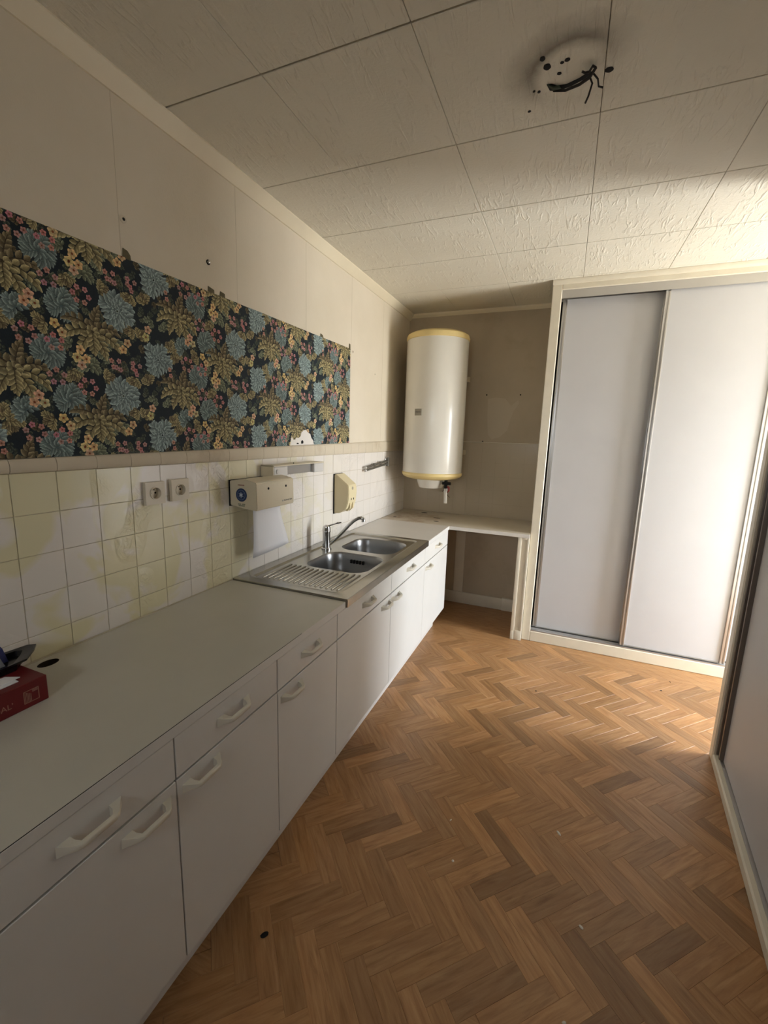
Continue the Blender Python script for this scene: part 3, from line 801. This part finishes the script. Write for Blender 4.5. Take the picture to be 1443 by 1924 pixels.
# ---------------------------------------------------------------- things on the left wall
def socket(y, z, label):
    t = thing('wall_socket', label, 'socket', (.0025, y, z), 0, 'beige wall sockets over the worktop')
    h = .041
    mb = MB(); bm_ = mb.bm
    o_ = [(-h, -h), (h, -h), (h, h), (-h, h)]; ci = [(.0235 * cos(2 * pi * k / 28), .0235 * sin(2 * pi * k / 28)) for k in range(28)]
    V0 = [bm_.verts.new((.013, a, b)) for a, b in o_]; Vc = [bm_.verts.new((.013, a, b)) for a, b in ci]; Vb = [bm_.verts.new((0, a * 1.03, b * 1.03)) for a, b in o_]
    e = [bm_.edges.new((V0[i], V0[(i + 1) % 4])) for i in range(4)] + [bm_.edges.new((Vc[i], Vc[(i + 1) % 28])) for i in range(28)]
    bmesh.ops.triangle_fill(bm_, edges=e, use_beauty=True)
    for i in range(4): bm_.faces.new((V0[i], V0[(i + 1) % 4], Vb[(i + 1) % 4], Vb[i]))
    Vr = [bm_.verts.new((.0165, a, b)) for a, b in ci]; Vr2 = [bm_.verts.new((.0165, a * .88, b * .88)) for a, b in ci]; Vw = [bm_.verts.new((-.0006, a * .86, b * .86)) for a, b in ci]
    for A, B in ((Vc, Vr), (Vr, Vr2), (Vr2, Vw)):
        for i in range(28): bm_.faces.new((A[i], A[(i + 1) % 28], B[(i + 1) % 28], B[i]))
    bm_.faces.new(Vw)
    mb.build('plate', M_socket, t, smooth=True, angle=25)
    for s_ in (-1, 1): MB().lathe([(.0038, -.001), (.0038, .0004)], s_ * .0095, 0, 10, 'x').build('contact_hole', M_dark, t)
    MB().lathe([(.0026, -.002), (.0026, .010), (.0012, .012)], 0, .012, 10, 'x').build('earth_pin', M_alu, t, smooth=True)
    return t
socket(1.136, 1.2925, 'beige wall socket on cream tiles, first from the left of the pair')
socket(1.249, 1.294, 'beige wall socket on cream tiles, nearer to the paper towel dispenser')

# paper towel dispenser: chamfered box
pd = thing('paper_towel_dispenser', 'beige metal paper towel dispenser with chamfered body and blue round emblem', 'dispenser', (.0045, 1.530, 0))
prof = [(.0, 1.195), (.0, 1.305), (.075, 1.318), (.140, 1.306), (.147, 1.300), (.150, 1.186), (.146, 1.178), (.125, 1.180), (.075, 1.184)]
mb = MB(); mb.prism(prof, 'y', 0, .285)
bmesh.ops.bevel(mb.bm, geom=[e for e in mb.bm.edges], offset=.003, segments=2, affect='EDGES')
mb.build('case', M_beige, pd, smooth=True, angle=30)
bx('back_gasket', M_dark, pd, -.003, .002, -.003, .288, 1.19, 1.308)
for y in (.085, .22): MB().lathe([(.0058, .1465), (.0058, .1494)], y, 1.272 - .0001, 12, 'x').build('key_hole', M_dark, pd)
# emblem on the side: blue disc with pale ring and star
em = MB().lathe([(.030, .0005), (.030, -.0015), (.028, -.0018)], .066, 1.245, 36, 'y').build('emblem', M_blue_badge, pd)
MB().lathe([(.0225, -.0016), (.0225, -.0024)], .066, 1.245, 36, 'y').build('emblem_ring', mat('pale_blue_print', srgb(110, 132, 160), .5, var=0), em)
MB().lathe([(.0205, -.0022), (.0205, -.0028)], .066, 1.245, 36, 'y').build('emblem_centre', M_blue_badge, em)
st = []
for k in range(12):
    a = 2 * pi * k / 12 + pi / 2; r_ = .0155 if k % 2 == 0 else .0055; st.append((.066 + r_ * cos(a), 1.245 + r_ * sin(a)))
MB().loft([[(x, -.0026, z) for x, z in st], [(x, -.0033, z) for x, z in st]]).build('star', mat('white_print', srgb(190, 200, 214), .5, var=0), em)
text('Kimberly-Clark', .0105, M_print_dark, pd, facing_x((.1498, .235, 1.203)))
MB().box(.149, .1503, .188, .196, 1.199, 1.206).build('logo_square', mat('grey_print', srgb(160, 160, 160), .6, var=0), pd)
for z, w_ in ((1.289, .018), (1.203, .020), (1.196, .017)):
    mb = MB()
    for k in range(7):
        if k == 3 and w_ > .019: continue
        mb.box(.066 - w_ + k * w_ * .29, .066 - w_ + k * w_ * .29 + w_ * .2, -.0006, .0002, z - .0028, z + .0028)
    mb.build('side_lettering', M_print_pale if z > 1.25 else mat('grey_green_print', srgb(120, 126, 110), .6, var=0), pd)
# hanging paper towel: curved sheet
mb = MB(); pts = []
for i in range(9):
    t = i / 8; z = 1.182 - t * .245
    x = .085 + .012 * sin(t * 2.0) - .02 * t
    pts.append((x, z, .012 + .004 * t, .235 - .02 * cos(t * 3) + .05 * t * t))
rows0 = [[(x + .006 * sin(3 * s_), 1.575 + y0_ + (y1_ - y0_) * s_, z + .012 * s_ * (i_ / 8)) for s_ in np.linspace(0, 1, 8)] for i_, (x, z, y0_, y1_) in enumerate(pts)]
mb = MB().loft(rows0, False, False, closed=False)
pt = mb.build('paper_towel', M_paper, None, smooth=True, angle=180)
sol = pt.modifiers.new('thick', 'SOLIDIFY'); sol.thickness = .0006
tag(pt, 'white paper towel sheet hanging down below the beige dispenser', 'paper towel')

# strip light base above the dispenser
sl = thing('strip_light', 'white box-shaped wall strip light with round switch, cover missing', 'lamp', (.0045, 1.75, 0))
bx('side_cover', M_beige, sl, .0, .075, .0, .003, 1.309, 1.367, bev=.001)
bx('switch_block', M_lam, sl, .002, .078, .0035, .118, 1.307, 1.358, bev=.004)
MB().lathe([(.012, .0775), (.012, .083), (.009, .085)], .030, 1.333, 24, 'x').build('switch', M_lam, sl, smooth=True)
bx('top_cover', M_beige, sl, .0, .080, .0, .48, 1.3585, 1.3645, bev=.0015)
bx('channel', M_alu, sl, .0, .055, .118, .375, 1.309, 1.358, bev=.002)
bx('end_block', M_lam, sl, .002, .078, .376, .475, 1.307, 1.358, bev=.004)
MB().lathe([(.003, 1.364), (.003, 1.368), (.0015, 1.369)], .05, .21, 10).build('screw', M_dark, sl)

# soap dispenser: wedge
sd = thing('soap_dispenser', 'cream wedge-shaped soap dispenser on the tiles left of the towel rail', 'dispenser', (.0045, 2.495, 0))
prof = [(.0, 1.005), (.0, 1.263), (.012, 1.268), (.098, 1.205), (.106, 1.196), (.110, 1.150), (.104, 1.085), (.088, 1.040), (.070, 1.030), (.045, 1.012)]
mb = MB(); mb.prism(prof, 'y', 0, .118)
bmesh.ops.bevel(mb.bm, geom=[e for e in mb.bm.edges], offset=.004, segments=2, affect='EDGES')
mb.build('case', M_soap, sd, smooth=True, angle=35)
bx('back_plate', M_dark, sd, -.003, .003, -.004, .118, 1.003, 1.268)
MB().lathe([(.011, .1055), (.011, .1085), (.009, .1095)], .059, 1.176, 24, 'x').build('badge', mat('grey_badge', srgb(160, 150, 132), .4, var=.05), sd)
for y in (.04, .075): bx('sight_slot', M_dark, sd, .1040, .1075, y, y + .008, 1.098, 1.112, bev=.001)
for y in (.032, .070):
    MB().prism([(.088, 1.085), (.106, 1.080), (.104, 1.045), (.082, 1.022), (.070, 1.030)], 'y', y, y + .020).build('push_lever', M_soap, sd)

# towel rail: folded double-arm bracket
tr = thing('towel_rail', 'folded grey metal two-arm towel rail on the tiles near the corner', 'towel rail', (.0045, 2.93, 0))
bx('wall_plate', M_alu, tr, .0, .006, .435, .475, 1.272, 1.338, bev=.002)
MB().lathe([(.010, 1.272), (.010, 1.340), (.006, 1.347)], .020, .452, 16).build('pivot', M_rail, tr, smooth=True)
for z0_, z1_ in ((1.284, 1.318), (1.262, 1.294)):
    MB().tube([(.02, .0, z0_), (.02, .015, z0_ + .001), (.02, .435, z1_), (.02, .452, z1_)], [.005, .0075, .0075, .006], 10).build('arm', M_rail, tr, smooth=True, angle=60)
    MB().tube([(.02, -.002, z0_), (.02, .016, z0_ + .001)], .009, 10).build('end_cap', M_lam, tr, smooth=True, angle=60)
for y in (.16, .28): bx('spacer', M_rail, tr, .013, .027, y, y + .02, 1.274 + y * .07, 1.300 + y * .07)

# ---------------------------------------------------------------- water heater
wh = thing('water_heater', 'tall white cylindrical water heater with yellowed end bands on back wall', 'water heater', (.350, 3.585, 0))
r = .250
MB().lathe([(r - .004, 1.225), (r, 1.235), (r, 2.285), (r - .004, 2.292)], 0, 0, 72).build('tank', M_tank, wh, smooth=True)
MB().lathe([(r - .002, 2.283), (r + .004, 2.288), (r + .005, 2.305), (r - .002, 2.326), (r - .03, 2.342), (r * .6, 2.356), (.03, 2.362)], 0, 0, 72).build('top_band', M_yellow, wh, smooth=True)
MB().lathe([(.10, 1.172), (r * .7, 1.176), (r - .035, 1.184), (r - .008, 1.197), (r + .004, 1.212), (r + .005, 1.228), (r - .002, 1.236)], 0, 0, 72).build('bottom_band', M_yellow, wh, smooth=True)
MB().lathe([(.085, 1.098), (.098, 1.102), (.118, 1.158), (.120, 1.180)], .0, -.02, 48).build('bottom_cap', M_tank, wh, smooth=True)
bd = thing('x', '', '') if False else None
ba = 2 * pi * .708
bl = Vector((r * cos(ba), r * sin(ba)))
badge_rot = Matrix.Translation((bl.x, bl.y, 1.716)) @ Matrix.Rotation(ba + pi / 2, 4, 'Z')
bo = MB().box(-.032, .032, -.003, .004, -.026, .026, bev=.0015).build('badge', mat('grey_badge_plate', srgb(142, 136, 122), .4, var=.05), wh); bo.matrix_local = badge_rot
tx = text('Atlantic', .015, M_print_dark, bo, Matrix(((1, 0, 0, 0), (0, 0, -1, -.0032), (0, 1, 0, .002), (0, 0, 0, 1))))
vx, vy = .150, -.085
MB().tube([(vx, vy, 1.185), (vx, vy, 1.125), (vx, vy, 1.105)], .013, 14).build('safety_valve', M_dark, wh, smooth=True, angle=50)
MB().tube([(vx - .03, vy, 1.150), (vx + .04, vy, 1.150)], .012, 12).build('valve_arm', M_dark, wh, smooth=True, angle=50)
MB().tube([(vx + .02, vy - .02, 1.125), (vx + .032, vy - .024, 1.118), (vx + .034, vy - .026, 1.095), (vx + .022, vy - .026, 1.078)], [.008, .009, .008, .005], 10).build('red_lever', M_redp, wh, smooth=True, angle=60)
MB().tube([(vx, vy, 1.108), (vx + .001, vy, 1.05), (vx + .004, vy, .985)], .0145, 16).build('drain_pipe', M_tank, wh, smooth=True, angle=50)
MB().tube([(-.105, -.02, 1.18), (-.105, -.015, 1.12), (-.09, 0, 1.105)], .006, 8).build('cable_stub', M_socket, wh, smooth=True, angle=60)
for z in (2.02, 1.40):
    bx('wall_bracket', M_beige, wh, -.2, .225, .235, D - 3.585 - .003, z - .02, z + .02)
lw = MB().tube([(.39, D - .005, 1.09), (.395, D - .014, 1.05), (.41, D - .012, 1.03), (.45, D - .01, .985)], .0022, 6).tube([(.395, D - .014, 1.05), (.38, D - .01, 1.035)], .002, 6).build('loose_wire', M_copper, None, smooth=True)
tag(lw, 'thin loose wire ends sticking out of back wall below the water heater', 'wire')

# ---------------------------------------------------------------- back wardrobe with sliding doors
wd = thing('sliding_wardrobe', 'built-in wardrobe with white sliding doors on the back wall', 'wardrobe', (0, 0, 0))
YC = 3.3265; XR = XW - .002
bx('side_panel', M_cream, wd, 1.2075, 1.225, YC + .03, D - .027, 0, H - .04)
bx('left_post', M_cream, wd, 1.2075, 1.268, YC, YC + .035, 0, H - .004, bev=.004)
bx('base_rail', M_cream, wd, 1.268, XR, YC, YC + .12, 0, .080, bev=.004)
bx('top_rail', M_cream, wd, 1.268, XR, YC, YC + .03, 2.524, H - .004, bev=.003)
cr = [(YC + .001, 2.556), (YC - .006, 2.556), (YC - .010, 2.562), (YC - .016, 2.576), (YC - .016, H - .001), (YC + .001, H - .001)]
MB().loft([[(1.206, y, z) for y, z in cr], [(XR, y, z) for y, z in cr]]).build('crown_bead', M_cream, wd, smooth=True)
tk = MB().box(1.268, XR, YC + .014, YC + .018, 2.472, 2.524).box(1.268, XR, YC + .018, YC + .10, 2.515, 2.524).box(1.268, XR, YC + .096, YC + .10, 2.472, 2.524)
tk.build('top_track', M_alu, wd)
bt = MB().box(1.268, XR, YC + .006, YC + .105, .080, .0835).box(1.268, XR, YC + .006, YC + .009, .0835, .088).box(1.268, XR, YC + .053, YC + .056, .0835, .089).box(1.268, XR, YC + .102, YC + .105, .0835, .089)
bt.build('bottom_track', M_alu, wd)
bx('interior_shade', M_dark, wd, 1.226, XR, YC + .14, YC + .145, 0.08, 2.52)  # dark sheet, painted for the shade inside the wardrobe
def stile(x0, x1, y, m=M_alu):
    w = x1 - x0; mb = MB()
    mb.box(x0, x0 + w * .30, y - .010, y + .012, .090, 2.478, bev=.002)
    mb.box(x0 + w * .30, x0 + w * .62, y - .003, y + .010, .090, 2.478)
    mb.box(x0 + w * .62, x1, y - .008, y + .012, .090, 2.478, bev=.002)
    return mb
def sdoor(x0, x1, y):
    d = bx('sliding_door', M_ward, wd, x0 + .002, x1 - .002, y, y + .010, .094, 2.480, bev=.001)
    stile(x0, x0 + .030, y).build('stile', M_alu, d, smooth=True); stile(x1 - .030, x1, y).build('stile', M_alu, d, smooth=True)
    bx('bottom_rail', M_alu, d, x0 + .030, x1 - .030, y - .003, y + .011, .090, .098)
sdoor(1.278, 1.905, YC + .075); sdoor(1.876, 2.500, YC + .030); sdoor(2.470, XR - .02, YC + .075)

# ---------------------------------------------------------------- right wardrobe, skewed to the room
TH_R = atan(.109)
rw = thing('sliding_wardrobe', 'near right wardrobe with grey-white sliding door and dark aluminium edge', 'wardrobe', (2.196, 2.425, 0), -TH_R)
LEN = 3.45
bx('end_panel', M_cream, rw, .0, XW - 2.196 - .004, -.062, 0, .0, H - .008, bev=.006)
bx('base_rail', M_cream, rw, .0, .10, -LEN, -.062, 0, .048, bev=.006)
bx('top_rail', M_cream, rw, .0, .03, -LEN, -.062, 2.52, H - .008, bev=.003)
bx('bottom_track', M_alu, rw, .022, .09, -LEN, -.062, .048, .053)
bx('top_track', M_alu, rw, .018, .09, -LEN, -.062, 2.47, 2.52)
dd = bx('sliding_door', M_ward, rw, .034, .044, -1.30, -.064, .056, 2.478, bev=.001)
sm = MB().box(.012, .046, -.078, -.064, .056, 2.478, bev=.002).box(.026, .044, -.100, -.078, .056, 2.478).box(.016, .046, -.116, -.100, .056, 2.478, bev=.002)
sm.build('stile', M_alu_dark, dd, smooth=True)
MB().box(.026, .046, -1.33, -1.30, .056, 2.478, bev=.002).build('stile', M_alu, dd, smooth=True)
d3 = bx('sliding_door', M_ward, rw, .072, .082, -2.55, -1.27, .056, 2.478, bev=.001)
MB().box(.064, .086, -2.58, -2.55, .056, 2.478, bev=.002).build('stile', M_alu, d3, smooth=True)
d4 = bx('sliding_door', M_ward, rw, .034, .044, -LEN, -2.52, .056, 2.478, bev=.001)

# ---------------------------------------------------------------- clutter on the near worktop
rb = thing('red_box', 'dark red cardboard box with pale print at the left end of the worktop', 'box', (0, 0, .839))
bx('carton', M_red, rb, .105, .229, .28, .609, .0005, .066, bev=.0015)
text('DAL’', .019, M_print_pale, rb, facing_x((.2293, .513, .0255)))
eb = MB()
for (a, b, c_, d_) in ((.555, .5565, .014, .046), (.587, .5885, .014, .046), (.555, .5885, .014, .0155), (.555, .5885, .0445, .046)): eb.box(.2288, .2296, a, b, c_, d_)
for k in range(5): eb.box(.2288, .2296, .558 + k * .003, .5593 + k * .003, .016, .044 - k * .002)
for k in range(3): eb.box(.2288, .2296, .574, .586, .038 + k * .0022, .0392 + k * .0022)
eb.build('printed_emblem', M_print_pale, rb)
tyb = thing('plastic_tray', 'glossy black plastic tray lying on the red box', 'tray', (0, 0, 0))
prof_t = [(.045, .42), (.070, .655), (.085, .668), (.112, .648), (.150, .610), (.165, .42)]
mb = MB().loft([[(.105 + (x - .105) * .86, .42 + (y - .42) * .88, .9055) for x, y in prof_t], [(.105 + (x - .105) * .88, .42 + (y - .42) * .90, .918) for x, y in prof_t],
                [(x, y, .924) for x, y in prof_t], [(x, y, .929) for x, y in prof_t], [(.105 + (x - .105) * .84, .42 + (y - .42) * .86, .927) for x, y in prof_t], [(.105 + (x - .105) * .80, .42 + (y - .42) * .82, .915) for x, y in prof_t]])
mb.build('tray_body', M_black, tyb, smooth=True, angle=30)
mb = MB().loft([[(x, y, z) for x, y, z in ((.060, .50, .916), (.098, .50, .916), (.098, .595, .916), (.060, .595, .916))], [(.062, .50, .956), (.092, .50, .950), (.088, .59, .952), (.062, .592, .958)]])
tag(mb.build('tape_dispenser', M_blue, None), 'navy blue plastic piece standing in the black tray', 'tape dispenser')
mb = MB().loft([[(.099, .46, .916), (.118, .46, .916), (.118, .578, .916), (.099, .578, .916)], [(.100, .46, .944), (.112, .46, .938), (.110, .572, .934), (.100, .574, .942)]])
tag(mb.build('plastic_case', M_grey_tape, None), 'small grey plastic case in the black tray beside the blue piece', 'case')
mb = MB().box(.172, .205, .44, .560, .9052, .9072).build('paper_pad', M_paper, None)
tag(mb, 'white paper pad lying flat on red box, lower sheet', 'paper')
mb = MB().loft([[(.150, .43, .9075), (.196, .43, .9075), (.192, .571, .9075), (.160, .555, .9075)], [(.150, .43, .9093), (.196, .43, .9093), (.192, .571, .9093), (.160, .555, .9093)]])
tag(mb.build('folded_leaflet', M_paper, None), 'white folded leaflet on top of the paper pad on red box', 'paper')

# ---------------------------------------------------------------- ceiling remains
for x, y, rr2 in ((1.225, 1.476, .008), (1.236, 1.509, .011), (1.290, 1.503, .007), (1.276, 1.508, .005), (1.268, 1.545, .006), (1.402, 1.580, .011), (1.209, 1.597, .005), (1.175, 1.672, .005), (1.195, 1.59, .004)):
    disc_hole('plug_hole', x, y, rr2)
# ragged chase with the old cable
ch = [(1.232, 1.575), (1.240, 1.602), (1.262, 1.613), (1.30, 1.606), (1.335, 1.592), (1.358, 1.575), (1.352, 1.566), (1.322, 1.583), (1.288, 1.594), (1.262, 1.590), (1.247, 1.578)]
MB().loft([[(x, y, H + .003) for x, y in ch], [(x, y, H - .0015) for x, y in ch]]).build('cable_chase', M_dark, ceiling)
cb_ = thing('ceiling_cable', 'bare dark cable ends hanging from the broken ceiling rose', 'cable', (0, 0, H))
MB().tube([(1.250, 1.606, -.002), (1.285, 1.604, -.010), (1.325, 1.588, -.014), (1.352, 1.566, -.016), (1.366, 1.540, -.014)], [.0028, .0036, .0042, .0048, .004], 8).build('sheath', M_copper, cb_, smooth=True, angle=60)
MB().tube([(1.352, 1.566, -.016), (1.360, 1.575, -.028), (1.352, 1.598, -.045), (1.345, 1.615, -.050)], .0028, 6).build('conductor', M_copper, cb_, smooth=True, angle=60)
MB().tube([(1.360, 1.556, -.015), (1.374, 1.566, -.026), (1.378, 1.584, -.034), (1.390, 1.590, -.036)], .0026, 6).build('conductor', M_copper, cb_, smooth=True, angle=60)
MB().tube([(1.350, 1.552, -.012), (1.338, 1.545, -.016), (1.330, 1.543, -.012)], .003, 6).build('conductor', M_copper, cb_, smooth=True, angle=60)
MB().tube([(1.366, 1.540, -.014), (1.358, 1.533, -.012), (1.350, 1.550, -.012)], .0035, 6).build('conductor', M_copper, cb_, smooth=True, angle=60)
MB().loft([[(1.235, 1.574, -.001), (1.250, 1.596, -.001), (1.272, 1.600, -.001), (1.268, 1.590, -.001), (1.250, 1.585, -.001)], [(1.236, 1.572, -.006), (1.25, 1.592, -.010), (1.274, 1.597, -.008), (1.27, 1.590, -.008), (1.25, 1.583, -.008)]]).build('green_insulation', mat('dull_green_insulation', srgb(52, 62, 48), .6, var=.2, vscale=40), cb_)

# ---------------------------------------------------------------- crumbs on the floor
def crumb(x, y, a, b, rot, m, label, name='plaster_crumb', cat='crumb'):
    rr3 = random.Random(x * 100); lo = []
    for z, s_ in ((.0003, .9), (b * .35, 1.0), (b * .8, .55)):
        lo.append([(x + s_ * (a * cos(t) * cos(rot) - b * sin(t) * sin(rot)) * rr3.uniform(.85, 1.1), y + s_ * (a * cos(t) * sin(rot) + b * sin(t) * cos(rot)), z) for t in [2 * pi * k / 9 for k in range(9)]])
    tag(MB().loft([[(px - x + 0, py - y, pz) for px, py, pz in l] for l in lo]).build(name, m, None, loc=(x, y, 0)), label, cat)
crumb(1.507, 1.632, .012, .005, 2.2, M_chip, 'largest white plaster crumb on the floor, near the right wardrobe')
crumb(1.578, 1.301, .008, .005, 2.4, M_chip, 'white plaster crumb on dark floor, middle right foreground')
crumb(1.150, 1.349, .005, .005, .4, M_chip, 'tiny round white crumb in the middle of floor')
crumb(1.101, 1.515, .006, .003, 1.2, M_chip, 'thin white sliver on floor before the cabinet under the sink')
crumb(1.529, 1.031, .006, .004, .6, M_chip, 'white crumb on floor at the bottom edge of the photo')
crumb(.674, .878, .013, .008, .9, M_dark, 'black oval mark on floor beside the nearest cabinets', 'dark_spot', 'spot')
crumb(2.084, 2.976, .007, .004, .3, M_dark, 'dark crumb on bright floor in front of back wardrobe', 'dark_crumb')
crumb(2.16, 3.12, .007, .003, 2.0, M_dark, 'dark sliver on bright floor close to wardrobe base', 'dark_crumb')
crumb(1.36, 2.63, .006, .004, .3, M_dark, 'dark crumb on floor between the sink cabinets and back wardrobe', 'dark_crumb')
